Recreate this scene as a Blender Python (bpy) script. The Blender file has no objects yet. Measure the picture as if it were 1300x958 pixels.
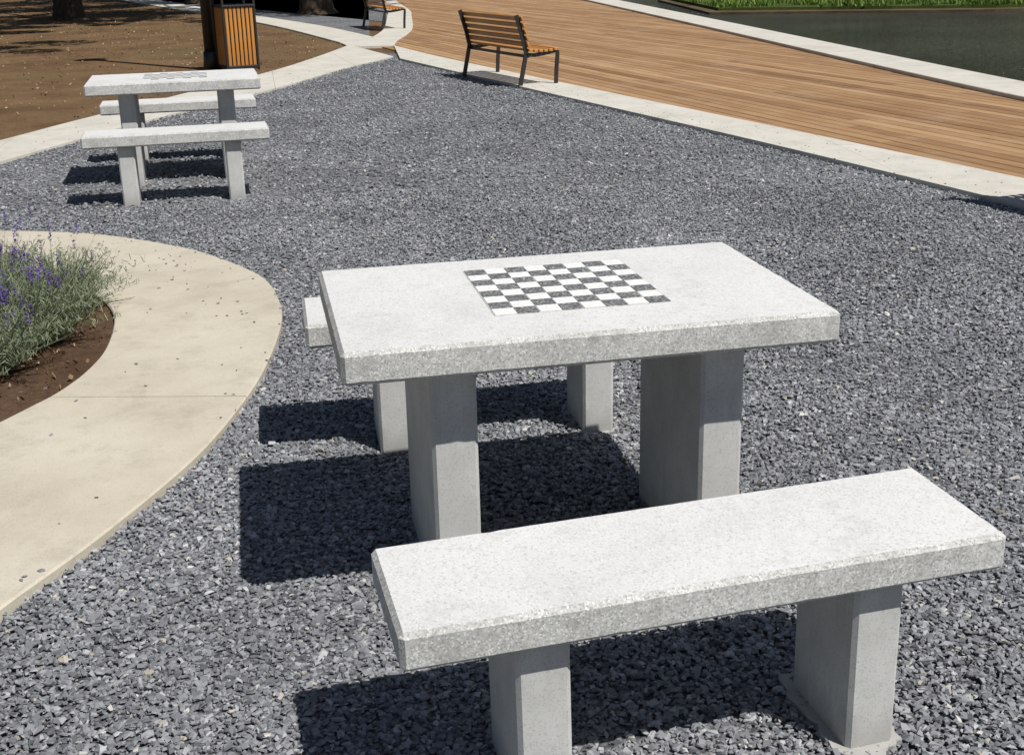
import bpy, bmesh, math, random
import numpy as np
from mathutils import Matrix, Vector, noise as mnoise
random.seed(7); rng=np.random.default_rng(7)
scene=bpy.context.scene
COL=scene.collection

# ------------------------------------------------------------ helpers
def link(ob,parent=None):
    COL.objects.link(ob)
    if parent: ob.parent=parent
    return ob
def empty(name,loc=(0,0,0),rot=(0,0,0)):
    e=bpy.data.objects.new(name,None); e.empty_display_size=.2
    e.location=loc; e.rotation_euler=rot; return link(e)
def np_mesh(name,V,F,tone=None,smooth=False):
    me=bpy.data.meshes.new(name)
    V=np.asarray(V,dtype=np.float32);F=np.asarray(F,dtype=np.int32)
    me.vertices.add(len(V));me.vertices.foreach_set('co',V.ravel())
    k=F.shape[1]
    me.loops.add(F.size);me.loops.foreach_set('vertex_index',F.ravel())
    me.polygons.add(len(F));me.polygons.foreach_set('loop_start',np.arange(0,F.size,k,dtype=np.int32))
    try: me.polygons.foreach_set('loop_total',np.full(len(F),k,dtype=np.int32))
    except Exception: pass
    me.update(calc_edges=True)
    if tone is not None:
        a=me.attributes.new('tone','FLOAT','POINT');a.data.foreach_set('value',np.asarray(tone,dtype=np.float32))
    me.polygons.foreach_set('use_smooth',np.full(len(F),smooth,dtype=bool))
    return me
def box(name,size,loc,mat,parent=None,bev=.006,seg=1,rot=(0,0,0),wear=0):
    bm=bmesh.new();bmesh.ops.create_cube(bm,size=1)
    for v in bm.verts: v.co=Vector((v.co.x*size[0],v.co.y*size[1],v.co.z*size[2]))
    if bev: bmesh.ops.bevel(bm,geom=bm.edges[:],offset=bev,segments=seg,affect='EDGES',profile=.6)
    if wear:
        # fine subdivision along the arrises, nibbled by noise, so cast edges are not ruler-perfect
        L=[e for e in bm.edges if e.calc_length()>.2]
        bmesh.ops.subdivide_edges(bm,edges=L,cuts=60,use_grid_fill=True)
        off=Vector(loc)*3.1+Vector((random.random()*9,0,0))
        for v in bm.verts:
            n=mnoise.noise((v.co+off)*26)+.5*mnoise.noise((v.co+off)*75)
            ex=sum(1 for k in range(3) if abs(abs(v.co[k])-size[k]/2)<bev*1.2)
            if ex<2: continue
            m=max(0,n-.38)*-3.0*wear
            d=Vector([math.copysign(1,v.co[k]) if abs(abs(v.co[k])-size[k]/2)<bev*1.2 else 0 for k in range(3)])
            if d.length: v.co+=d.normalized()*(n*wear*.18+m)
    me=bpy.data.meshes.new(name);bm.to_mesh(me);bm.free()
    me.materials.append(mat)
    ob=bpy.data.objects.new(name,me);ob.location=loc;ob.rotation_euler=rot
    return link(ob,parent)
def prism(name,poly,z0,z1,mat,parent=None):
    bm=bmesh.new()
    vs=[bm.verts.new((x,y,z1)) for x,y in poly]
    f=bm.faces.new(vs);f.normal_update()
    if f.normal.z<0: f.normal_flip()
    if z0<z1:
        r=bmesh.ops.extrude_face_region(bm,geom=[f])
        for v in [g for g in r['geom'] if isinstance(g,bmesh.types.BMVert)]: v.co.z=z1
        for v in vs: v.co.z=z0
        bmesh.ops.recalc_face_normals(bm,faces=bm.faces[:])
    bmesh.ops.triangulate(bm,faces=[f for f in bm.faces if len(f.verts)>4])
    me=bpy.data.meshes.new(name);bm.to_mesh(me);bm.free();me.materials.append(mat)
    return link(bpy.data.objects.new(name,me),parent)
def crom(pts,n):
    P=np.array(pts,float);Q=np.vstack([2*P[0]-P[1],P,2*P[-1]-P[-2]])
    out=[]
    for i in range(1,len(Q)-2):
        for t in np.linspace(0,1,12,endpoint=False):
            a,b,c,d=Q[i-1],Q[i],Q[i+1],Q[i+2]
            out.append(.5*((2*b)+(c-a)*t+(2*a-5*b+4*c-d)*t*t+(3*b-a-3*c+d)*t**3))
    out.append(P[-1]);out=np.array(out)
    s=np.r_[0,np.cumsum(np.linalg.norm(np.diff(out,axis=0),axis=1))]
    u=np.linspace(0,s[-1],n)
    return np.c_[np.interp(u,s,out[:,0]),np.interp(u,s,out[:,1])]
def inpoly(x,y,poly):
    poly=np.asarray(poly);r=np.zeros(len(x),bool);j=len(poly)-1
    for i in range(len(poly)):
        xi,yi=poly[i];xj,yj=poly[j]
        c=((yi>y)!=(yj>y))&(x<(xj-xi)*(y-yi)/((yj-yi) or 1e-9)+xi)
        r^=c;j=i
    return r

# ------------------------------------------------------------ materials
def newmat(name,rough=.8,spec=.3):
    m=bpy.data.materials.new(name);m.use_nodes=True
    nt=m.node_tree;b=nt.nodes['Principled BSDF'];b.inputs['Roughness'].default_value=rough
    b.inputs['Specular IOR Level'].default_value=spec
    return m,nt,b
def coords(nt,scale=(1,1,1),rz=0):
    c=nt.nodes.new('ShaderNodeTexCoord');m=nt.nodes.new('ShaderNodeMapping')
    m.inputs['Scale'].default_value=scale;m.inputs['Rotation'].default_value=(0,0,rz)
    nt.links.new(c.outputs['Object'],m.inputs[0]);return m.outputs[0]
def rotcoords(nt,scale,rz):
    a=coords(nt,(1,1,1),rz);m=nt.nodes.new('ShaderNodeMapping');m.inputs['Scale'].default_value=scale
    nt.links.new(a,m.inputs[0]);return m.outputs[0]
def noise(nt,co,scale,detail=4,rough=.6):
    n=nt.nodes.new('ShaderNodeTexNoise');n.inputs['Scale'].default_value=scale;n.inputs['Detail'].default_value=detail
    n.inputs['Roughness'].default_value=rough;nt.links.new(co,n.inputs['Vector']);return n.outputs['Fac']
def voro(nt,co,scale,out='Color'):
    n=nt.nodes.new('ShaderNodeTexVoronoi');n.inputs['Scale'].default_value=scale;nt.links.new(co,n.inputs['Vector']);return n.outputs[out]
def ramp(nt,fac,stops):
    r=nt.nodes.new('ShaderNodeValToRGB');e=r.color_ramp.elements
    while len(e)<len(stops): e.new(.5)
    for el,(p,c) in zip(e,stops): el.position=p;el.color=(*c,1)
    nt.links.new(fac,r.inputs[0]);return r.outputs[0]
def mix(nt,a,b,fac,mode='MIX'):
    m=nt.nodes.new('ShaderNodeMix');m.data_type='RGBA';m.blend_type=mode
    for i,v in ((6,a),(7,b),(0,fac)):
        if isinstance(v,bpy.types.NodeSocket): nt.links.new(v,m.inputs[i])
        else: m.inputs[i].default_value=v if i==0 else (*v,1)
    return m.outputs[2]
def bump(nt,b,h,strength=.3,dist=.002):
    n=nt.nodes.new('ShaderNodeBump');n.inputs['Strength'].default_value=strength;n.inputs['Distance'].default_value=dist
    nt.links.new(h,n.inputs['Height']);nt.links.new(n.outputs[0],b.inputs['Normal'])
def math_(nt,op,a,b=0.0):
    m=nt.nodes.new('ShaderNodeMath');m.operation=op
    for i,v in ((0,a),(1,b)):
        if isinstance(v,bpy.types.NodeSocket): nt.links.new(v,m.inputs[i])
        else: m.inputs[i].default_value=v
    return m.outputs[0]
def sep(nt,c,i):
    s=nt.nodes.new('ShaderNodeSeparateColor');nt.links.new(c,s.inputs[0]);return s.outputs[i]
def g(v): return (v,v,v)

def concrete_furniture():
    m,nt,b=newmat('white_aggregate_concrete',.75,.2)
    co=coords(nt)
    big=noise(nt,co,2.6,6,.7);mid=noise(nt,co,34,4,.7)
    vc=voro(nt,co,290)
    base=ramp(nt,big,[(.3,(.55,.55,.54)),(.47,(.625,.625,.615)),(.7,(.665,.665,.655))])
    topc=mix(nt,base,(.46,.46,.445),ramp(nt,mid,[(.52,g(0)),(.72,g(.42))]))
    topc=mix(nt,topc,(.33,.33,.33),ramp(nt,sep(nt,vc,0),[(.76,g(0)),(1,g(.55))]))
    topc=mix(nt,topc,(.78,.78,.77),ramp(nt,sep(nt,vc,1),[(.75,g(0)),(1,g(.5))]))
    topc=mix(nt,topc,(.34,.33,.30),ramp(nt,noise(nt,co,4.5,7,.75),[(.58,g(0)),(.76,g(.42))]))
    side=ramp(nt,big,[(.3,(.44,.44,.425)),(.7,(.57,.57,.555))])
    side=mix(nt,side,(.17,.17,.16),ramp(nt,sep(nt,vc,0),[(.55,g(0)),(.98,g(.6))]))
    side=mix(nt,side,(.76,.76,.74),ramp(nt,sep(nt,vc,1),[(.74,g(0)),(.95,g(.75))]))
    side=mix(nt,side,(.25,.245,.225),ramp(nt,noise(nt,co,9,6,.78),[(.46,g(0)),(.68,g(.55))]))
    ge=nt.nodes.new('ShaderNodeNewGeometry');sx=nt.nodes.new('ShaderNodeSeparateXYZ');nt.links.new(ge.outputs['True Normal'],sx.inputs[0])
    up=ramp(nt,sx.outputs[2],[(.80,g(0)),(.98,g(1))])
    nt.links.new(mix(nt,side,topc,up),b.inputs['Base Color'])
    bump(nt,b,math_(nt,'ADD',mid,sep(nt,vc,0)),.28,.0015)
    return m
def concrete_leg():
    m,nt,b=newmat('smooth_concrete',.8,.2)
    co=coords(nt)
    c=ramp(nt,noise(nt,co,5,6,.65),[(.3,(.46,.46,.445)),(.6,(.56,.56,.545)),(.8,(.62,.62,.60))])
    c=mix(nt,c,(.30,.30,.295),ramp(nt,sep(nt,voro(nt,co,330),0),[(.75,g(0)),(1,g(.5))]))
    c=mix(nt,c,(.32,.315,.29),ramp(nt,noise(nt,coords(nt,(6,6,1.4)),1.6,6,.72),[(.50,g(0)),(.72,g(.5))]))
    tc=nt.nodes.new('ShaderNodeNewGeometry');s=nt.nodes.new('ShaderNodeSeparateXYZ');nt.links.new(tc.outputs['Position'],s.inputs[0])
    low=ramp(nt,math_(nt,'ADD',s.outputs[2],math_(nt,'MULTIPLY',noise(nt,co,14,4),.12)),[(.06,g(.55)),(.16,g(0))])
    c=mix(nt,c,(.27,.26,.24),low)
    nt.links.new(c,b.inputs['Base Color'])
    bump(nt,b,noise(nt,co,160,3,.7),.25,.0015)
    return m
def paving(name,ca,cb,cc):
    m,nt,b=newmat(name,.85,.2)
    co=coords(nt)
    c=ramp(nt,noise(nt,co,1.6,6,.68),[(.32,ca),(.52,cb),(.72,cc)])
    c=mix(nt,c,tuple(v*.62 for v in ca),ramp(nt,noise(nt,co,5,8,.8),[(.50,g(0)),(.75,g(.55))]))
    c=mix(nt,c,tuple(v*.45 for v in ca),ramp(nt,noise(nt,co,150,3,.6),[(.57,g(0)),(.76,g(.55))]))
    nt.links.new(c,b.inputs['Base Color'])
    bump(nt,b,noise(nt,co,110,4,.7),.35,.002)
    return m
GT=[(0,(.10,.104,.115)),(.35,(.185,.191,.207)),(.7,(.285,.293,.312)),(.9,(.41,.418,.435)),(.93,(.37,.33,.27)),(1,(.55,.54,.51))]
def chip_mat():
    m,nt,b=newmat('slate_chippings',.55,.4)
    a=nt.nodes.new('ShaderNodeAttribute');a.attribute_name='tone'
    c=ramp(nt,a.outputs['Fac'],GT)
    big=ramp(nt,noise(nt,coords(nt),.9,4,.65),[(.35,g(.82)),(.65,g(1.14))])
    nt.links.new(mix(nt,c,big,1.0,'MULTIPLY'),b.inputs['Base Color'])
    return m
def gravel_base():
    m,nt,b=newmat('gravel_bed',.8,.2)
    co=coords(nt)
    v=nt.nodes.new('ShaderNodeTexVoronoi');v.inputs['Scale'].default_value=66;nt.links.new(co,v.inputs['Vector'])
    s0=sep(nt,v.outputs['Color'],0)
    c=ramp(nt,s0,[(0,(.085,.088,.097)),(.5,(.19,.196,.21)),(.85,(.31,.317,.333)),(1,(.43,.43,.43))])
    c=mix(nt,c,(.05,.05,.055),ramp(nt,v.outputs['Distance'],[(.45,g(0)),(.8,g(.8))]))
    big=ramp(nt,noise(nt,co,.9,4,.65),[(.35,g(.82)),(.65,g(1.14))])
    nt.links.new(mix(nt,c,big,1.0,'MULTIPLY'),b.inputs['Base Color'])
    bump(nt,b,math_(nt,'SUBTRACT',math_(nt,'MULTIPLY',s0,.7),v.outputs['Distance']),.8,.009)
    return m
def soil_mat(name,dark,mid,light,green=None):
    m,nt,b=newmat(name,.95,.1)
    co=coords(nt)
    c=ramp(nt,noise(nt,co,.7,8,.7),[(.3,dark),(.5,mid),(.72,light)])
    c=mix(nt,c,dark,ramp(nt,noise(nt,co,24,6,.75),[(.48,g(0)),(.66,g(.7))]))
    if green: c=mix(nt,c,green,ramp(nt,noise(nt,co,.35,6,.7),[(.54,g(0)),(.64,g(.5))]))
    c=mix(nt,c,tuple(min(1,v*1.9) for v in light),ramp(nt,noise(nt,co,85,3,.6),[(.64,g(0)),(.72,g(.6))]))
    nt.links.new(c,b.inputs['Base Color']);bump(nt,b,noise(nt,co,30,5,.75),.7,.025)
    return m
def deck_mat(rz):
    m,nt,b=newmat('timber_decking',.65,.25)
    co=coords(nt)
    st=rotcoords(nt,(55,1.3,55),rz)
    a=nt.nodes.new('ShaderNodeAttribute');a.attribute_name='tone'
    c=ramp(nt,a.outputs['Fac'],[(0,(.225,.120,.055)),(.5,(.36,.212,.105)),(1,(.49,.315,.17))])
    c=mix(nt,c,(.15,.078,.037),ramp(nt,noise(nt,st,1.0,5,.7),[(.48,g(0)),(.70,g(.65))]))
    c=mix(nt,c,(.46,.33,.215),ramp(nt,noise(nt,co,1.3,6,.75),[(.48,g(0)),(.7,g(.45))]))
    c=mix(nt,c,(.24,.13,.062),ramp(nt,noise(nt,co,.55,5,.7),[(.5,g(0)),(.7,g(.4))]))
    nt.links.new(c,b.inputs['Base Color']);bump(nt,b,noise(nt,st,1.0,3,.6),.4,.002)
    return m
def slat_mat(nm,sc):
    m,nt,b=newmat(nm,.42,.4)
    c=ramp(nt,noise(nt,coords(nt,sc),1,4,.6),[(.3,(.36,.15,.035)),(.6,(.52,.24,.062)),(.8,(.60,.30,.09))])
    nt.links.new(c,b.inputs['Base Color']);return m
def metal(name,v=.02):
    m,nt,b=newmat(name,.45,.5)
    c=ramp(nt,noise(nt,coords(nt),20,3),[(.3,g(v*.8)),(.7,g(v*1.3))]);nt.links.new(c,b.inputs['Base Color']);return m
def water_mat():
    m,nt,b=newmat('pond_water',.13,.5)
    b.inputs['IOR'].default_value=1.33
    co=coords(nt)
    c=ramp(nt,noise(nt,co,.25,4,.6),[(.35,(.078,.080,.066)),(.65,(.12,.122,.102))]);nt.links.new(c,b.inputs['Base Color'])
    c2=coords(nt,(1,2.6,1),.5)
    h=math_(nt,'ADD',noise(nt,c2,2.4,4,.7),math_(nt,'MULTIPLY',noise(nt,c2,8,3,.6),.6))
    bump(nt,b,h,1.0,.9);return m
def leaf_mat(name,stops,trans=.25):
    m,nt,b=newmat(name,.6,.3)
    a=nt.nodes.new('ShaderNodeAttribute');a.attribute_name='tone'
    c=ramp(nt,a.outputs['Fac'],stops);nt.links.new(c,b.inputs['Base Color'])
    if trans:
        t=nt.nodes.new('ShaderNodeBsdfTranslucent');nt.links.new(c,t.inputs[0])
        ms=nt.nodes.new('ShaderNodeMixShader');ms.inputs[0].default_value=trans
        nt.links.new(b.outputs[0],ms.inputs[1]);nt.links.new(t.outputs[0],ms.inputs[2])
        nt.links.new(ms.outputs[0],nt.nodes['Material Output'].inputs[0])
    return m
def bark_mat():
    m,nt,b=newmat('bark',.9,.1)
    co=coords(nt,(1,1,.25));h=noise(nt,co,14,6,.7)
    nt.links.new(ramp(nt,h,[(.35,(.03,.022,.016)),(.65,(.12,.09,.065))]),b.inputs['Base Color']);bump(nt,b,h,1,.04);return m
M_top=concrete_furniture();M_leg=concrete_leg()
M_curb=paving('pale_kerb_concrete',(.50,.475,.42),(.57,.545,.485),(.62,.595,.54))
M_path=paving('cream_path_concrete',(.45,.405,.32),(.52,.475,.385),(.57,.53,.44))
M_chip=chip_mat();M_grav=gravel_base()
M_soil=soil_mat('bare_soil',(.085,.050,.028),(.165,.103,.056),(.23,.15,.085),(.085,.09,.035))
M_bed=soil_mat('planting_soil',(.065,.038,.024),(.12,.075,.047),(.165,.11,.072))
M_slat=slat_mat('varnished_slats',(2,60,60));M_slatv=slat_mat('varnished_slats_upright',(60,60,2))
M_black=metal('black_steel',.018);M_water=water_mat();M_bark=bark_mat()
M_leaf=leaf_mat('tree_leaves',[(0,(.02,.045,.012)),(.5,(.05,.095,.022)),(1,(.10,.16,.04))],0)
M_lav=leaf_mat('lavender_leaves',[(0,(.07,.09,.05)),(.45,(.19,.23,.135)),(.8,(.34,.38,.26)),(.86,(.09,.05,.20)),(1,(.19,.11,.42))],.2)
M_reed=leaf_mat('bank_grass_blades',[(0,(.04,.075,.012)),(.5,(.11,.18,.03)),(1,(.22,.29,.06))],.2)
M_litter=leaf_mat('dry_leaves',[(0,(.10,.06,.03)),(.5,(.22,.15,.08)),(1,(.38,.30,.2))],0)

# ------------------------------------------------------------ plan layout (metres, table centre = origin)
cn_lo=crom([(9.9,-32),(7.9,-20),(5.9,-8.3),(4.47,0),(3.88,3.60),(3.40,6.55),(2.64,10.62),(1.95,14.4),(1.66,16.0)],160)
cn_hi=crom([(10.6,-32),(8.6,-20),(6.6,-8.3),(5.12,0.2),(4.41,4.37),(3.91,7.11),(3.00,11.98),(2.25,16.2),(1.91,18.69)],160)
hook_R=crom([(1.91,18.69),(2.12,19.9),(2.5,21.4),(2.87,23.2),(3.19,25.42),(3.60,28.5),(3.94,31.27),(4.51,39.06),(5.6,52),(9,90)],120)
tan=np.gradient(hook_R,axis=0);tan/=np.linalg.norm(tan,axis=1)[:,None]
hook_L=hook_R+np.c_[-tan[:,1],tan[:,0]]*.6
far_lo=crom([(15.5,-32),(12.5,-20),(9.2,-8.5),(7.2,0),(6.9,5.5),(6.95,8.15),(7.31,12.13),(8.13,19.94),(9.60,34.61),(11.2,50),(15.6,90)],200)
tan=np.gradient(far_lo,axis=0);tan/=np.linalg.norm(tan,axis=1)[:,None]
far_hi=far_lo+np.c_[tan[:,1],-tan[:,0]]*np.linspace(.6,.95,200)[:,None]
p_lo=crom([(-14,-12),(-8,-2),(-4.4,4.3),(-2.75,7.78),(-1.75,9.95),(-.43,12.38),(.75,14.94),(1.62,16.5)],120)
p_hi=crom([(-15,-11),(-8.8,-1.2),(-4.9,4.9),(-2.97,9.03),(-2.40,10.33),(-.46,14.5),(.44,16.91),(1.2,19.3)],120)
p2_lo=crom([(-6,52),(-2.2,36),(-.13,27.60),(1.00,20.83),(1.15,19.0)],60)
p2_hi=crom([(-5,52.5),(-1.4,36.5),(.55,28.2),(1.25,25.0),(1.83,21.2),(1.95,19.4)],60)
ring_o=crom([(-1.95,-1.1),(-1.66,-.35),(-1.50,-.03),(-1.28,.35),(-1.03,.87),(-.87,1.36),(-.77,1.79),(-.69,2.33),(-.68,2.73),(-.74,3.20),(-.92,3.63),(-1.14,4.0),(-1.51,4.41),(-1.80,4.63),(-2.28,4.85),(-3.0,5.0),(-3.9,4.8),(-4.7,4.1),(-5.0,3)],150)
ring_i=crom([(-2.6,.1),(-2.1,.85),(-1.78,1.31),(-1.64,1.53),(-1.56,1.67),(-1.48,1.90),(-1.43,2.20),(-1.43,2.62),(-1.48,2.90),(-1.59,3.18),(-1.78,3.45),(-2.1,3.75),(-2.5,3.95),(-3.1,4.05),(-3.7,3.85),(-4.1,3.4),(-4.25,2.8)],150)

def strip(name,L,R,z0,z1,mat,gaps=(),gw=.004):
    n=400
    def rs(P):
        s=np.linspace(0,1,len(P));u=np.linspace(0,1,n);return np.c_[np.interp(u,s,P[:,0]),np.interp(u,s,P[:,1])]
    L,R=rs(L),rs(R)
    mid=(L+R)/2;s=np.r_[0,np.cumsum(np.linalg.norm(np.diff(mid,axis=0),axis=1))]
    cuts=[0]+[gg for gg in gaps if gg<s[-1]-.2]+[s[-1]]
    V=[];F=[]
    for a,b in zip(cuts[:-1],cuts[1:]):
        a2=a+(gw if a>0 else 0);b2=b-(gw if b<s[-1] else 0)
        us=[a2]+[x for x in s if a2+1e-3<x<b2-1e-3]+[b2]
        k0=len(V)
        for u in us:
            l=np.array([np.interp(u,s,L[:,0]),np.interp(u,s,L[:,1])]);r=np.array([np.interp(u,s,R[:,0]),np.interp(u,s,R[:,1])])
            d=(r-l)/np.linalg.norm(r-l)*.006
            V+=[(l[0],l[1],z0),(l[0],l[1],z1-.006),(l[0]+d[0],l[1]+d[1],z1),(r[0]-d[0],r[1]-d[1],z1),(r[0],r[1],z1-.006),(r[0],r[1],z0)]
        m_=len(us)
        for i in range(m_-1):
            for j in range(5):
                A=k0+i*6+j;F.append((A,A+1,A+7,A+6))
        e=k0+(m_-1)*6
        F+= [(k0,k0+5,k0+4,k0+1),(k0+1,k0+4,k0+3,k0+2),(e,e+1,e+4,e+5),(e+1,e+2,e+3,e+4)]
    me=np_mesh(name,V,F);me.materials.append(mat)
    bm=bmesh.new();bm.from_mesh(me);bmesh.ops.recalc_face_normals(bm,faces=bm.faces[:]);bm.to_mesh(me);bm.free()
    return link(bpy.data.objects.new(name,me))
strip('boardwalk_kerb',cn_lo,cn_hi,-.12,.030,M_curb,gaps=[2+3.02*i for i in range(18)])
strip('boardwalk_kerb',hook_L,hook_R,-.12,.027,M_curb,gaps=[3+3*i for i in range(26)])
strip('waterside_kerb',far_lo,far_hi,-.9,.055,M_curb,gaps=[2.5+3*i for i in range(42)])
strip('concrete_footpath',p_hi,p_lo,-.12,.024,M_curb,gaps=[2+3.0*i for i in range(12)])
strip('concrete_footpath',p2_lo,p2_hi,-.12,.020,M_curb,gaps=[4+3*i for i in range(11)])
mid=(ring_o+ring_i)/2;s_=np.r_[0,np.cumsum(np.linalg.norm(np.diff(mid,axis=0),axis=1))]
k=np.argmin(np.hypot(mid[:,0]+1.24,mid[:,1]-1.55));sj=s_[k]
strip('curved_footpath',ring_i,ring_o,-.12,.032,M_path,gaps=[sj,sj+4.6],gw=.0028)

# ------------------------------------------------------------ terrain sheets
prism('terrain',[(-400,-400),(400,-400),(400,400),(-400,400)],-1.0,-1.0,M_soil)
qm=(far_lo+far_hi)/2
prism('ground',[(-400,-400),(15.8,-400)]+[tuple(p) for p in qm]+[(60,400),(-400,400)],-.012,-.012,M_soil)
prism('water',[(16.0,-400)]+[tuple(p) for p in (far_lo*.2+far_hi*.8)]+[(62,400),(400,400),(400,-400)],-.36,-.36,M_water)
pm=(p_lo+p_hi)/2; cm=(cn_lo+cn_hi)/2
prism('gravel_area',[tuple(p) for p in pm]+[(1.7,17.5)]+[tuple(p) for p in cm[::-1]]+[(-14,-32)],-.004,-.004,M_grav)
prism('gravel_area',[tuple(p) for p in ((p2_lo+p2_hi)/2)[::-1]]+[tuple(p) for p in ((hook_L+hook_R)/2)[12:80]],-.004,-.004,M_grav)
bed=[tuple(p) for p in ring_i]+[(-4.3,1.6),(-3.6,.5)]
bedc=np.mean(np.array(bed),axis=0)
def bed_mesh():
    xs=np.linspace(-4.6,-1.3,150);ys=np.linspace(0,4.2,180)
    V=[];F=[];X,Y=np.meshgrid(xs,ys);ins=inpoly(X.ravel(),Y.ravel(),(np.array(bed)-bedc)*1.03+bedc).reshape(X.shape)
    Z=.008+.008*np.sin(X*9+np.cos(Y*7))*np.sin(Y*8)+rng.normal(0,.0035,X.shape)
    idx=-np.ones(X.shape,int)
    for i in range(X.shape[0]):
        for j in range(X.shape[1]):
            if ins[i,j]: idx[i,j]=len(V);V.append((X[i,j],Y[i,j],Z[i,j]))
    for i in range(X.shape[0]-1):
        for j in range(X.shape[1]-1):
            q=(idx[i,j],idx[i,j+1],idx[i+1,j+1],idx[i+1,j])
            if min(q)>=0:F.append(q)
    me=np_mesh('planting_bed',V,F,smooth=True);me.materials.append(M_bed);link(bpy.data.objects.new('planting_bed',me))
bed_mesh()
ring_zone=np.vstack([ring_o,[(-4.9,1.2),(-3.8,-.6)]])

# ------------------------------------------------------------ slate chippings
CAM=np.array([-.7874,-3.0537])
def chips(xy,size,z,tone,flat=1.0):
    n=len(xy)
    c=np.array([[-.5,-.5,-.5],[.5,-.5,-.5],[.5,.5,-.5],[-.5,.5,-.5],[-.5,-.5,.5],[.5,-.5,.5],[.5,.5,.5],[-.5,.5,.5]])
    v=np.repeat(c[None],n,0)+rng.uniform(-.28,.28,(n,8,3))
    v[:,4:,:2]*=rng.uniform(.5,1,(n,1,1))
    sc=np.stack([size,size*rng.uniform(.4,.9,n),size*rng.uniform(.18,.42,n)*flat],1)
    v*=sc[:,None]
    tx,ty=rng.normal(0,.27,n)*flat,rng.normal(0,.27,n)*flat;tz=rng.uniform(0,6.283,n)
    def rot(v,a,i,j):
        ca,sa=np.cos(a)[:,None],np.sin(a)[:,None];p,q=v[...,i].copy(),v[...,j].copy()
        v[...,i]=ca*p-sa*q;v[...,j]=sa*p+ca*q
    rot(v,tx,1,2);rot(v,ty,0,2);rot(v,tz,0,1)
    v[...,0]+=xy[:,0,None];v[...,1]+=xy[:,1,None];v[...,2]+=z[:,None]
    f=np.array([[4,5,6,7],[0,1,5,4],[1,2,6,5],[2,3,7,6],[3,0,4,7]])
    F=(f[None]+8*np.arange(n)[:,None,None]).reshape(-1,4)
    return v.reshape(-1,3),F,np.repeat(tone,8)
def scatter(rmin,rmax,dens,half=.66,az0=-.2106):
    n=int(dens*half*(rmax**2-rmin**2))
    r=np.sqrt(rng.uniform(rmin**2,rmax**2,n));a=rng.uniform(-half,half,n)
    az=a-az0
    return np.c_[CAM[0]+r*np.sin(az),CAM[1]+r*np.cos(az)]
clean_poly=[tuple(p) for p in p_lo]+[tuple(p) for p in cn_lo[::-1]]+[(-14,-32)]
tri_clean=[tuple(p) for p in p2_hi[::-1]]+[tuple(p) for p in hook_L[12:80]]
Vs=[];Fs=[];Ts=[];off=0
for rmin,rmax,dens,smin,smax in [(1.4,5.0,8600,.0075,.028),(5.0,8.6,4200,.010,.028),(8.6,24,650,.015,.033)]:
    xy=scatter(rmin,rmax,dens)
    ok=(inpoly(xy[:,0],xy[:,1],clean_poly)|inpoly(xy[:,0],xy[:,1],tri_clean))&~inpoly(xy[:,0],xy[:,1],ring_zone)
    xy=xy[ok];n=len(xy)
    size=smin+(smax-smin)*rng.beta(1.1,3.2,n)
    z=.001+rng.uniform(0,.008,n)+.004*np.sin(xy[:,0]*3.1+np.cos(xy[:,1]*2.3))
    t=np.clip(rng.normal(.46,.23,n),0,.9);sp=rng.random(n)<.02;t[sp]=rng.uniform(.92,1,sp.sum())
    v,f,tt=chips(xy,size,z,t);Vs.append(v);Fs.append(f+off);Ts.append(tt);off+=len(v)
me=np_mesh('slate_gravel',np.vstack(Vs),np.vstack(Fs),np.concatenate(Ts));me.materials.append(M_chip)
link(bpy.data.objects.new('slate_gravel',me))
xs=[];zs=[]
for _ in range(210):
    i=int(np.clip(rng.normal(88,12),55,125));t=rng.beta(1.3,1.6);p=ring_o[i]*(1-t)+ring_i[i]*t;xs.append(p);zs.append(.034)
for _ in range(60):
    i=rng.integers(5,80);t=rng.random()**2.2*.8;p=ring_o[i]*(1-t)+ring_i[i]*t;xs.append(p);zs.append(.034)
for _ in range(420):
    i=rng.integers(70,158);t=rng.random()**2.6*.9;p=cn_lo[i]*(1-t)+cn_hi[i]*t;xs.append(p);zs.append(.032)
for _ in range(150):
    i=rng.integers(30,118);t=rng.random()**2.4*.9;p=p_lo[i]*(1-t)+p_hi[i]*t;xs.append(p);zs.append(.026)
xs=np.array(xs)+rng.normal(0,.02,(len(xs),2));n=len(xs)
v,f,tt=chips(xs,rng.uniform(.006,.015,n),np.array(zs)+.001,np.clip(rng.normal(.28,.15,n),0,.8),.7)
me=np_mesh('stray_gravel',v,f,tt);me.materials.append(M_chip);link(bpy.data.objects.new('stray_gravel',me))

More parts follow.
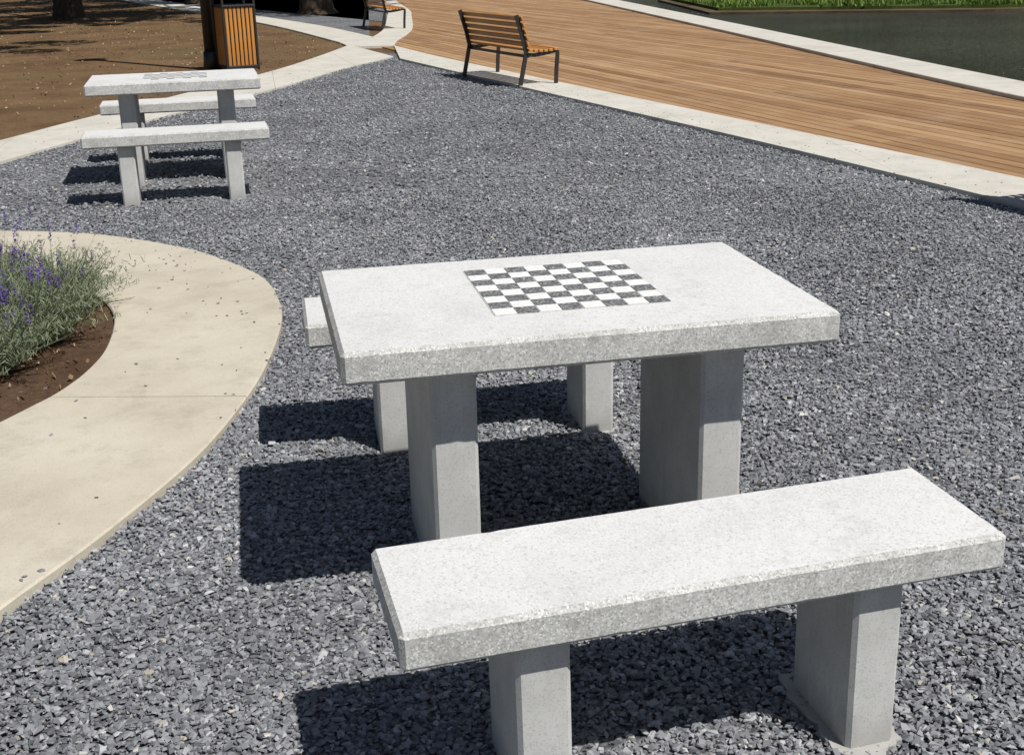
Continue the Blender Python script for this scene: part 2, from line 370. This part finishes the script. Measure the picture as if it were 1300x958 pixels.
# ------------------------------------------------------------ boardwalk planks
def deck():
    dv=np.array([-.150,1.0]);dv/=np.linalg.norm(dv);nv=np.array([dv[1],-dv[0]])
    poly=[tuple(p) for p in cn_hi]+[tuple(p) for p in hook_R]+[tuple(p) for p in far_lo[::-1]]
    A=np.vstack([cn_hi+np.array([-.2,0]),hook_R[2:]+np.array([-.2,0]),far_lo[::-1]+np.array([.2,0])])
    V=[];F=[];T=[]
    w=.136;gap=.013
    for c in np.arange(-5,30,w+gap):
        s=np.arange(-32,95,.06);pts=dv[None]*s[:,None]+nv[None]*(c)
        ins=inpoly(pts[:,0],pts[:,1],A)
        i=0;row=random.gauss(0,.10)
        while i<len(s):
            if not ins[i]: i+=1;continue
            j=i
            while j+1<len(s) and ins[j+1]: j+=1
            a,b=s[i],s[j];x=a-random.uniform(0,3)
            while x<b:
                ln=random.choice([3.6,4.2,4.8]);x0=max(x,a);x1=min(x+ln-.005,b)
                if x1-x0>.1:
                    z=.010+random.uniform(-.0015,.0015);k=len(V);e=.005
                    q=[(x0,c-w/2),(x1,c-w/2),(x1,c+w/2),(x0,c+w/2)]
                    q2=[(x0,c-w/2+e),(x1,c-w/2+e),(x1,c+w/2-e),(x0,c+w/2-e)]
                    for (ss,cc) in q: P=dv*ss+nv*cc;V.append((P[0],P[1],z-.03))
                    for (ss,cc) in q: P=dv*ss+nv*cc;V.append((P[0],P[1],z-e))
                    for (ss,cc) in q2: P=dv*ss+nv*cc;V.append((P[0],P[1],z))
                    for u in range(4):
                        w2=(u+1)%4;F.append((k+u,k+4+u,k+4+w2,k+w2));F.append((k+4+u,k+8+u,k+8+w2,k+4+w2))
                    F.append((k+8,k+9,k+10,k+11))
                    T+= [float(np.clip(random.gauss(.5,.17)+row,0,1))]*12
                x+=ln
            i=j+1
    me=np_mesh('boardwalk',V,F,T);me.materials.append(deck_mat(math.atan2(dv[0],dv[1])))
    bm=bmesh.new();bm.from_mesh(me);bmesh.ops.recalc_face_normals(bm,faces=bm.faces[:]);bm.to_mesh(me);bm.free()
    link(bpy.data.objects.new('boardwalk',me))
    prism('boardwalk_underlay',poly,-.008,-.008,M_black)
deck()

# ------------------------------------------------------------ chess tables and concrete benches
def tile_mats():
    m,nt,b=newmat('dark_mosaic',.7,.2);co=coords(nt)
    nt.links.new(ramp(nt,sep(nt,voro(nt,co,240),0),[(0,(.07,.073,.078)),(.6,(.145,.149,.155)),(.85,(.25,.25,.25)),(1,(.46,.46,.46))]),b.inputs['Base Color'])
    m2,nt,b=newmat('white_mosaic',.65,.2);co=coords(nt)
    nt.links.new(ramp(nt,noise(nt,co,120,4,.7),[(.35,(.62,.62,.61)),(.55,(.76,.76,.75))]),b.inputs['Base Color'])
    m3,nt,b=newmat('mosaic_grout',.9,.1);co=coords(nt)
    nt.links.new(ramp(nt,noise(nt,co,90,4,.7),[(.35,(.36,.36,.35)),(.6,(.50,.50,.48))]),b.inputs['Base Color'])
    return m,m2,m3
M_dk,M_wh,M_gr=tile_mats()
HT=.75;L=1.2227;W=.786;T=.0812
def table(loc,yaw):
    e=empty('concrete_chess_table',loc,(0,0,yaw))
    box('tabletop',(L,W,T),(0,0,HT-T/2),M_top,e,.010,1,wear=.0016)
    for i,(x,w) in enumerate(((-.3374,.54),(.363,.515))):
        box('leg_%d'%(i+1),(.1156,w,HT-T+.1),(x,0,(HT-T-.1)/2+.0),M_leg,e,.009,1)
    h=.2273+.002
    prism('chessboard_grout',[(.013-h,.0313-h),(.013+h,.0313-h),(.013+h,.0313+h),(.013-h,.0313+h)],HT-.01,HT+.0010,M_gr,e)
    c=.4546/8;V=[];F=[];mi=[]
    for i in range(8):
        for j in range(8):
            gx=lambda:random.uniform(.0006,.0018)
            x0=.013-.2273+i*c+gx();y0=.0313-.2273+j*c+gx();x1=.013-.2273+(i+1)*c-gx();y1=.0313-.2273+(j+1)*c-gx();k=len(V);z=HT+.0022+random.uniform(-.0003,.0003)
            V+=[(x0,y0,z),(x1,y0,z),(x1,y1,z),(x0,y1,z),(x0,y0,z-.01),(x1,y0,z-.01),(x1,y1,z-.01),(x0,y1,z-.01)]
            F+=[(k,k+1,k+2,k+3),(k+4,k+5,k+1,k),(k+5,k+6,k+2,k+1),(k+6,k+7,k+3,k+2),(k+7,k+4,k,k+3)]
            mi+=[0 if (i+j)%2==1 else 1]*5
    me=np_mesh('chessboard',V,F);me.materials.append(M_dk);me.materials.append(M_wh)
    me.polygons.foreach_set('material_index',np.array(mi,dtype=np.int32))
    link(bpy.data.objects.new('chessboard',me),e)
LB,WB,HB,TB=1.2233,.3461,.4818,.0796
def cbench(loc,yaw,rx=0,ry=0,pads=(0,1)):
    e=empty('concrete_bench',loc,(rx,ry,yaw))
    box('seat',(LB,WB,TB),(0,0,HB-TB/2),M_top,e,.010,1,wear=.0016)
    for i,x in enumerate((-.3371,.3646)):
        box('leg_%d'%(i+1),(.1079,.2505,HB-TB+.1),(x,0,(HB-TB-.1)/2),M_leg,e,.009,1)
        if i in pads:
            bm=bmesh.new();vs=[]
            for k in range(60):
                a=k/60*6.283;rr=1+random.uniform(-.07,.07)+.07*math.sin(a*3+1)+.05*math.sin(a*7)
                ca,sa=math.cos(a),math.sin(a);p=4
                q=(abs(ca)**p+abs(sa)**p)**(-1/p)
                vs.append(bm.verts.new((x+ca*q*.082*rr,sa*q*.155*rr,.0075)))
            f=bm.faces.new(vs);bmesh.ops.extrude_face_region(bm,geom=[f])
            for v in vs: v.co.z=-.05;v.co.x=x+(v.co.x-x)*1.08;v.co.y*=1.08
            bmesh.ops.recalc_face_normals(bm,faces=bm.faces[:])
            me=bpy.data.meshes.new('footing_%d'%(i+1));bm.to_mesh(me);bm.free();me.materials.append(M_leg)
            link(bpy.data.objects.new('footing_%d'%(i+1),me),e)
table((0,0,0),-.0072)
cbench((.0164,-.9528,0),.0357,.0095,-.0159,(1,))
cbench((-.0282,.9147,0),-.0277,0,0,(1,))
T2=(-1.2404,6.5979);y2=.0263
table((T2[0],T2[1],0),y2)
for s in (-1,1):
    cbench((T2[0]-math.sin(y2)*.92*s,T2[1]+math.cos(y2)*.92*s,0),y2,0,0,())

# ------------------------------------------------------------ slatted park benches
def bar(name,pts,w,t,mat,parent,x):
    P=[Vector((0,p[0],p[1])) for p in pts];V=[];F=[]
    for i,p in enumerate(P):
        d=(P[min(i+1,len(P)-1)]-P[max(i-1,0)]).normalized();n=Vector((0,-d.z,d.y))*w/2
        for sx,sn in ((-1,-1),(1,-1),(1,1),(-1,1)):V.append((x+sx*t/2,p.y+n.y*sn,p.z+n.z*sn))
    for i in range(len(P)-1):
        for j in range(4):
            a=i*4+j;b=i*4+(j+1)%4;F.append((a,b,b+4,a+4))
    e=(len(P)-1)*4;F+=[(3,2,1,0),(e,e+1,e+2,e+3)]
    me=np_mesh(name,V,F);me.materials.append(mat)
    return link(bpy.data.objects.new(name,me),parent)
def park_bench(loc,ang):
    e=empty('park_bench',(loc[0],loc[1],.0),(0,0,ang));hl=.90
    n=0
    for x in (-hl+.05,hl-.05):
        n+=1
        bar('back_frame_%d'%n,[(0,0),(.05,.22),(.09,.40),(.05,.58),(-.03,.84)],.05,.022,M_black,e,x)
        bar('seat_frame_%d'%n,[(.09,.385),(.20,.375),(.36,.395),(.47,.415),(.505,.40),(.505,.36),(.49,.2),(.48,0)],.045,.022,M_black,e,x)
    for i in range(6):
        y=.135+i*.066;z=.415+.012*(i-2.5)**2/6
        box('seat_slat_%d'%(i+1),(2*hl,.050,.030),(0,y,z+.008),M_slat,e,.005,1)
    for i in range(5):
        z=.50+i*.075;y=.088+(.58-z)*.30 if z>.55 else .098
        box('back_slat_%d'%(i+1),(2*hl,.028,.054),(0,y+.004,z),M_slat,e,.005,1,rot=(.30,0,0))
    bar('cross_rod',[(.10,.36),(.14,.36)],.03,2*hl-.14,M_black,e,0)
u_ang=math.atan2(-.976,.218)
park_bench((2.31,12.33),u_ang)
park_bench((2.14,24.1),math.atan2(-.976,.12))
park_bench((4.135,2.74),u_ang)

# ------------------------------------------------------------ litter bin and lamp post
def cyl(name,r0,r1,z0,z1,mat,parent,seg=24,loc=(0,0)):
    bm=bmesh.new();bmesh.ops.create_cone(bm,cap_ends=True,segments=seg,radius1=r0,radius2=r1,depth=z1-z0)
    me=bpy.data.meshes.new(name);bm.to_mesh(me);bm.free();me.materials.append(mat)
    for p in me.polygons: p.use_smooth=len(p.vertices)==4
    ob=bpy.data.objects.new(name,me);ob.location=(loc[0],loc[1],(z0+z1)/2);return link(ob,parent)
e=empty('litter_bin',(-.74,15.62,0),(0,0,.30))
bw,bd,bh=.43,.43,.80
box('inner_liner',(bw-.07,bd-.07,bh-.06),(0,0,.07+bh/2),M_black,e,.01)
for i in range(7):
    o=-bw/2+.035+i*(bw-.07)/6
    for nm,px,py,sz in (('front',o,-bd/2,(.044,.022,bh)),('back',o,bd/2,(.044,.022,bh)),('left',-bw/2,o,(.022,.044,bh)),('right',bw/2,o,(.022,.044,bh))):
        box('slat_%s_%d'%(nm,i+1),sz,(px,py,.07+bh/2),M_slatv,e,.004,1)
box('base_plate',(bw+.05,bd+.05,.05),(0,0,.045),M_black,e,.006)
for sx in(-1,1):
    for sy in(-1,1): box('corner_post',(.03,.03,1.06),(sx*(bw/2+.012),sy*(bd/2+.012),.53),M_black,e,.004)
box('hood',(bw+.07,bd+.07,.045),(0,0,1.06),M_black,e,.01)
box('rim',(bw+.06,bd+.06,.03),(0,0,.07+bh+.02),M_black,e,.006)
e=empty('street_lamp',(-1.12,15.85,0))
cyl('base',.12,.10,0,.25,M_black,e);cyl('post',.085,.06,.25,4.6,M_black,e)
cyl('collar',.09,.05,4.6,4.72,M_black,e);cyl('lantern',.10,.22,4.72,5.1,metal('lamp_glass',.5),e);cyl('cap',.26,.06,5.1,5.25,M_black,e)

# ------------------------------------------------------------ trees
def ribbon_cards(cent,size,tone):
    n=len(cent);a=rng.normal(size=(n,3));a/=np.linalg.norm(a,axis=1)[:,None]
    b=np.cross(a,rng.normal(size=(n,3)));b/=np.linalg.norm(b,axis=1)[:,None]
    s=size[:,None];v=np.stack([cent-a*s,cent-b*s*.5,cent+a*s,cent+b*s*.5],1)
    return v.reshape(-1,3),np.arange(4*n).reshape(-1,4),np.repeat(tone,4)
def tree_meshes(h,r,nl,seed):
    rs=random.Random(seed)
    V=[];F=[]
    def limb(p,d,r0,r1,ln,k=6,wig=.1):
        base=len(V);q=Vector(p);dd=Vector(d).normalized();seg=10
        for i in range(k+1):
            t=i/k;rr=r0+(r1-r0)*t
            if r0>.25 and i==0: rr*=1.6
            if r0>.25 and i==1: rr*=1.12
            s1=dd.orthogonal().normalized();s2=dd.cross(s1)
            for j in range(seg):
                a=j/seg*6.283;w=1+.08*math.sin(3*a+i)
                V.append(tuple(q+(s1*math.cos(a)+s2*math.sin(a))*rr*w))
            q=q+dd*ln/k*(.4 if (r0>.25 and i==0) else 1);dd=(dd+Vector((rs.uniform(-wig,wig),rs.uniform(-wig,wig),rs.uniform(-.02,wig)))).normalized()
        for i in range(k):
            for j in range(seg):
                a=base+i*seg+j;b=base+i*seg+(j+1)%seg;F.append((a,b,b+seg,a+seg))
        return q
    top=limb((0,0,-.1),(0,0,1),.38,.2,h*.4,8,.04)
    ends=[]
    for i in range(8):
        a=i/8*6.283+rs.uniform(-.3,.3);st=Vector((top.x*rs.uniform(.6,1),top.y,top.z*rs.uniform(.72,1)))
        en=limb(st,(math.cos(a),math.sin(a),rs.uniform(.4,1.2)),.13,.04,r*rs.uniform(.7,1.0),5,.2);ends.append(en)
        for _ in range(2): ends.append(limb(en,(math.cos(a+rs.uniform(-1,1)),math.sin(a+rs.uniform(-1,1)),rs.uniform(0,1)),.04,.015,r*.35,3,.3))
    ends.append(limb(top,(0.1,0,1),.15,.04,h*.45,5,.15))
    C=[];TT=[];cl=[]
    for en in ends:
        for _ in range(3): cl.append((en+Vector((rs.gauss(0,r*.18),rs.gauss(0,r*.18),rs.gauss(.2,r*.16))),rs.uniform(.5,1.1)*r*.2,rs.uniform(.2,.8)))
    per=nl//len(cl)
    for c,rr,tn in cl:
        p=rng.normal(size=(per,3));p=p/np.linalg.norm(p,axis=1)[:,None]*rng.uniform(.3,1,per)[:,None]**.5*rr
        p[:,2]*=.7;C.append(p+np.array(c));TT.append(np.clip(tn+p[:,2]/rr*.25+rng.normal(0,.12,per),0,1))
    C=np.vstack(C);TT=np.concatenate(TT)
    v,f,t=ribbon_cards(C,rng.uniform(.07,.16,len(C)),TT)
    tm=np_mesh('trunk_mesh',V,F,smooth=True);tm.materials.append(M_bark)
    lm=np_mesh('crown_mesh',v,f,t);lm.materials.append(M_leaf);return tm,lm
variants=[tree_meshes(9,4.2,15000,1),tree_meshes(10.5,5,17000,2)]
def tree(x,y,k,s=1,rz=0):
    e=empty('shade_tree',(x,y,0),(0,0,rz));e.scale=(s,s,s)
    link(bpy.data.objects.new('trunk',variants[k][0]),e);link(bpy.data.objects.new('crown',variants[k][1]),e)
for x,y,k,s,rz in [(-5.0,33.0,0,1.05,0),(1.45,31.5,1,1.15,1),(-6.9,18.6,1,.85,2),(-6.7,24.5,0,1.15,3),(-1.8,41,1,1,4),(-12,38,1,1.1,5),(-6.5,45,0,1.2,.5),(2.5,50,1,1.1,2.4),(-11,14,0,.9,.9),(-13,24,1,1,1.7)]:
    tree(x,y,k,s,rz)

# far bank beyond the pond
bank=[(14.2,40),(12.9,35.2),(12.7,32.6),(13.5,30.2),(14.2,29.4),(15.8,28.2),(17.5,27.9),(19.2,28.4),(20.6,28.0),(24,27.2),(30,27.5),(45,30),(90,36),(180,60),(180,380),(140,380),(60,152),(25,64)]
bank=crom(bank,110)
M_bankm=soil_mat('bank_turf',(.03,.045,.012),(.06,.085,.02),(.10,.12,.035))
prism('far_bank',[tuple(p) for p in bank],-1.0,-.22,M_bankm)
M_mud=soil_mat('shore_mud',(.05,.038,.025),(.10,.075,.045),(.17,.13,.08))
mc=np.array([45,75])
mudp=[tuple(p+(p-mc)/np.linalg.norm(p-mc)*(.55+.35*math.sin(i*1.3)+.2*math.sin(i*3.1))) for i,p in enumerate(bank)]
prism('shore',mudp,-1.0,-.30,M_mud)
def blades(name,base,hgt,wid,lean,tone,mat,parent=None):
    n=len(base);a=rng.uniform(0,6.283,n);d=np.c_[np.cos(a),np.sin(a),np.zeros(n)]
    side=np.c_[-np.sin(a),np.cos(a),np.zeros(n)]
    V=[]
    for t,w in ((0,1),(.5,.8),(1,.12)):
        c=base+d*(lean*hgt*(t**1.6))[:,None]+np.c_[np.zeros(n),np.zeros(n),hgt*t*(1-.15*t)]
        V+=[c-side*(wid*w/2)[:,None],c+side*(wid*w/2)[:,None]]
    V=np.stack(V,1).reshape(-1,3);k=6*np.arange(n)[:,None]
    F=np.vstack([k+np.array([0,1,3,2]),k+np.array([2,3,5,4])])
    me=np_mesh(name,V,F,np.repeat(tone,6));me.materials.append(mat);return link(bpy.data.objects.new(name,me),parent)
nb=42000
bx=rng.uniform(12,40,nb);by=27+rng.exponential(3.2,nb)
def pn(x,y,s): return np.array([mnoise.noise((a*s,b*s,3.3)) for a,b in zip(x,y)])
cl=np.clip(.5+pn(bx,by,.9)*1.1+pn(bx,by,2.7)*.5,0,1)
ok=inpoly(bx,by,bank)&(cl>.22);bx,by,cl=bx[ok],by[ok],cl[ok]
hg=.05+.50*cl**1.6*rng.uniform(.4,1,len(bx))
blades('bank_grass',np.c_[bx,by,np.full(len(bx),-.24)],hg,rng.uniform(.02,.06,len(bx)),rng.uniform(.1,.9,len(bx)),np.clip(cl*.8+rng.normal(.05,.2,len(bx)),0,1),M_reed)
C=[];TT=[]
for i in range(150):
    y=rng.uniform(50,100);x=rng.uniform(-.79+.42*(y+3),-.79+.42*(y+3)+80);hh=rng.uniform(5,12)
    if i>110: y=rng.uniform(125,150);x=rng.uniform(18,70);hh=rng.uniform(8,14)
    m_=220;p=rng.normal(size=(m_,3));p/=np.linalg.norm(p,axis=1)[:,None];p*=rng.uniform(.5,1,m_)[:,None]*np.array([3.2,3.2,hh/2])
    C.append(p+np.array([x,y,hh/2]));TT.append(np.clip(.35+p[:,2]/hh*.6+rng.normal(0,.15,m_),0,1))
v,f,t=ribbon_cards(np.vstack(C),rng.uniform(.3,.7,150*220),np.concatenate(TT))
me=np_mesh('distant_trees',v,f,t);me.materials.append(M_leaf);link(bpy.data.objects.new('distant_trees',me))
prism('distant_shore',[(15.5,122),(75,118),(120,400),(20,400)],-1.0,-.2,M_bankm)

# ------------------------------------------------------------ lavender
def lavender(x,y,r,h,n=650,m=36):
    e=empty('lavender_plant',(x,y,.01))
    def stems(n,hmul,lean,w,tone):
        a=rng.uniform(0,6.283,n);q=np.sqrt(rng.random(n))*r*.45
        ln=rng.uniform(*lean,n)*(q/(r*.45)+.15);hh=h*rng.uniform(*hmul,n);V=[]
        jj=rng.normal(0,.25,n);d=np.c_[np.cos(a+jj),np.sin(a+jj),np.zeros(n)];sd=np.c_[-np.sin(a),np.cos(a),np.zeros(n)]
        b=np.c_[np.cos(a)*q,np.sin(a)*q,np.zeros(n)]
        pts=[]
        for t,ww in ((0,1),(.35,1),(.7,.8),(1,.35)):
            c=b+d*(ln*r*1.1*t**1.3)[:,None]+np.c_[np.zeros(n),np.zeros(n),hh*t*(1-.1*t*ln)]
            pts.append(c);V+=[c-sd*w*ww/2,c+sd*w*ww/2]
        V=np.stack(V,1).reshape(-1,3);k=8*np.arange(n)[:,None]
        F=np.vstack([k+np.array([i,i+1,i+3,i+2]) for i in (0,2,4)])
        return V,F,np.repeat(np.clip(rng.normal(tone,.16,n),0,.79),8),pts
    Vs=[];Fs=[];Ts=[];off=0
    V,F,T_,pts=stems(n,(.35,.9),(.3,1.3),.0045,.4);Vs.append(V);Fs.append(F);Ts.append(T_);off+=len(V)
    for t0 in range(9):
        i=rng.integers(0,n,n);seg=rng.integers(1,3,n);u=rng.random(n)[:,None]
        P=np.stack(pts,1);c=P[i,seg]*(1-u)+P[i,seg+1]*u
        dirv=rng.normal(size=(n,3));dirv[:,2]=np.abs(dirv[:,2])+.5;dirv/=np.linalg.norm(dirv,axis=1)[:,None]
        sd=np.cross(dirv,rng.normal(size=(n,3)));sd/=np.linalg.norm(sd,axis=1)[:,None]
        l=rng.uniform(.02,.045,n)[:,None];w=.0024
        V=np.stack([c-sd*w*.5,c+sd*w*.5,c+dirv*l*.6+sd*w,c+dirv*l-sd*w*.3],1).reshape(-1,3)
        Vs.append(V);Fs.append(np.arange(4*n).reshape(-1,4)+off);Ts.append(np.repeat(np.clip(rng.normal(.52,.18,n),0,.79),4));off+=len(V)
    V,F,T_,pts=stems(m,(.8,1.4),(.2,1.1),.0022,.5);Vs.append(V);Fs.append(F+off);Ts.append(T_);off+=len(V)
    tip=pts[3]
    for k in range(16):
        c=tip+np.c_[rng.normal(0,.0035,m),rng.normal(0,.0035,m),-.055*k/16+.015+rng.normal(0,.002,m)]
        a1=rng.normal(size=(m,3));a1/=np.linalg.norm(a1,axis=1)[:,None];b1=np.cross(a1,[0,0,1.]);s=.0065
        V=np.stack([c-a1*s,c-b1*s,c+a1*s,c+b1*s],1).reshape(-1,3)
        Vs.append(V);Fs.append(np.arange(4*m).reshape(-1,4)+off);Ts.append(np.repeat(rng.uniform(.86,1,m),4));off+=len(V)
    me=np_mesh('foliage',np.vstack(Vs),np.vstack(Fs),np.concatenate(Ts));me.materials.append(M_lav)
    link(bpy.data.objects.new('foliage',me),e)
for x,y,r,h,m in [(-1.90,2.00,.20,.32,70),(-1.74,2.42,.20,.33,20),(-1.70,2.84,.21,.34,16),(-2.0,2.45,.20,.36,50),(-2.2,2.75,.22,.36,30),(-2.02,3.15,.21,.34,14),(-2.5,2.0,.22,.36,40),(-2.6,2.6,.22,.38,40),(-3.0,2.3,.22,.36,40),(-2.6,3.3,.2,.35,40),(-3.2,3.0,.22,.36,40)]:
    lavender(x,y,r,h,650,m)

# ------------------------------------------------------------ leaf litter
def litter(name,lx,ly,z,smin,smax):
    n=len(lx);c=np.c_[lx,ly,np.full(n,z)];a=rng.uniform(0,6.283,n);s=rng.uniform(smin,smax,n)
    d1=np.c_[np.cos(a)*s,np.sin(a)*s,rng.uniform(-.004,.012,n)];d2=np.c_[-np.sin(a)*s*.5,np.cos(a)*s*.5,rng.uniform(-.003,.012,n)]
    V=np.stack([c-d1,c-d2,c+d1,c+d2],1).reshape(-1,3)
    me=np_mesh(name,V,np.arange(4*n).reshape(-1,4),np.repeat(rng.random(n),4));me.materials.append(M_litter);link(bpy.data.objects.new(name,me))
n=14000;lx=rng.uniform(-14,3,n);ly=rng.uniform(8,48,n)
leftzone=np.vstack([p_hi,p2_lo[::-1],[(-60,60),(-60,-11)]])
ok=inpoly(lx,ly,leftzone);litter('leaf_litter',lx[ok],ly[ok],.001,.008,.024)
lx=rng.uniform(-2.6,-1.4,900);ly=rng.uniform(.6,3.8,900);ok=inpoly(lx,ly,(np.array(bed)-bedc)*.97+bedc)
litter('leaf_litter',lx[ok],ly[ok],.022,.004,.014)

# ------------------------------------------------------------ light
sd=Vector((.3847,-.5533,1)).normalized()
sun=bpy.data.lights.new('sun','SUN');sun.energy=4.95;sun.angle=math.radians(.5);sun.color=(1,.965,.91)
so=link(bpy.data.objects.new('sun',sun));so.rotation_euler=sd.to_track_quat('Z','Y').to_euler();so.location=(5,-8,12)
w=bpy.data.worlds.new('World');scene.world=w;w.use_nodes=True;nt=w.node_tree
sk=nt.nodes.new('ShaderNodeTexSky');sk.sky_type='NISHITA';sk.sun_disc=False
sk.sun_elevation=math.asin(sd.z);sk.sun_rotation=math.atan2(sd.x,sd.y)
nt.links.new(sk.outputs[0],nt.nodes['Background'].inputs[0]);nt.nodes['Background'].inputs[1].default_value=.052

# ------------------------------------------------------------ camera
y,a,r=-.2106,.3201,-.0232
fw=Vector((-math.sin(y)*math.cos(a),math.cos(y)*math.cos(a),-math.sin(a)));rt=Vector((math.cos(y),math.sin(y),0));up=rt.cross(fw)
rt2=math.cos(r)*rt+math.sin(r)*up;up2=-math.sin(r)*rt+math.cos(r)*up
cam=bpy.data.cameras.new('camera');co=link(bpy.data.objects.new('camera',cam))
M=Matrix((rt2,up2,-fw)).transposed().to_4x4();M.translation=Vector((-.7874,-3.0537,1.6152));co.matrix_world=M
cam.sensor_fit='HORIZONTAL';cam.sensor_width=36;cam.lens=36*1565.98/1300;cam.shift_y=-(479-450.21)/1300
cam.clip_start=.05;cam.clip_end=1500
scene.camera=co
scene.view_settings.view_transform='Standard';scene.view_settings.look='None';scene.view_settings.exposure=0
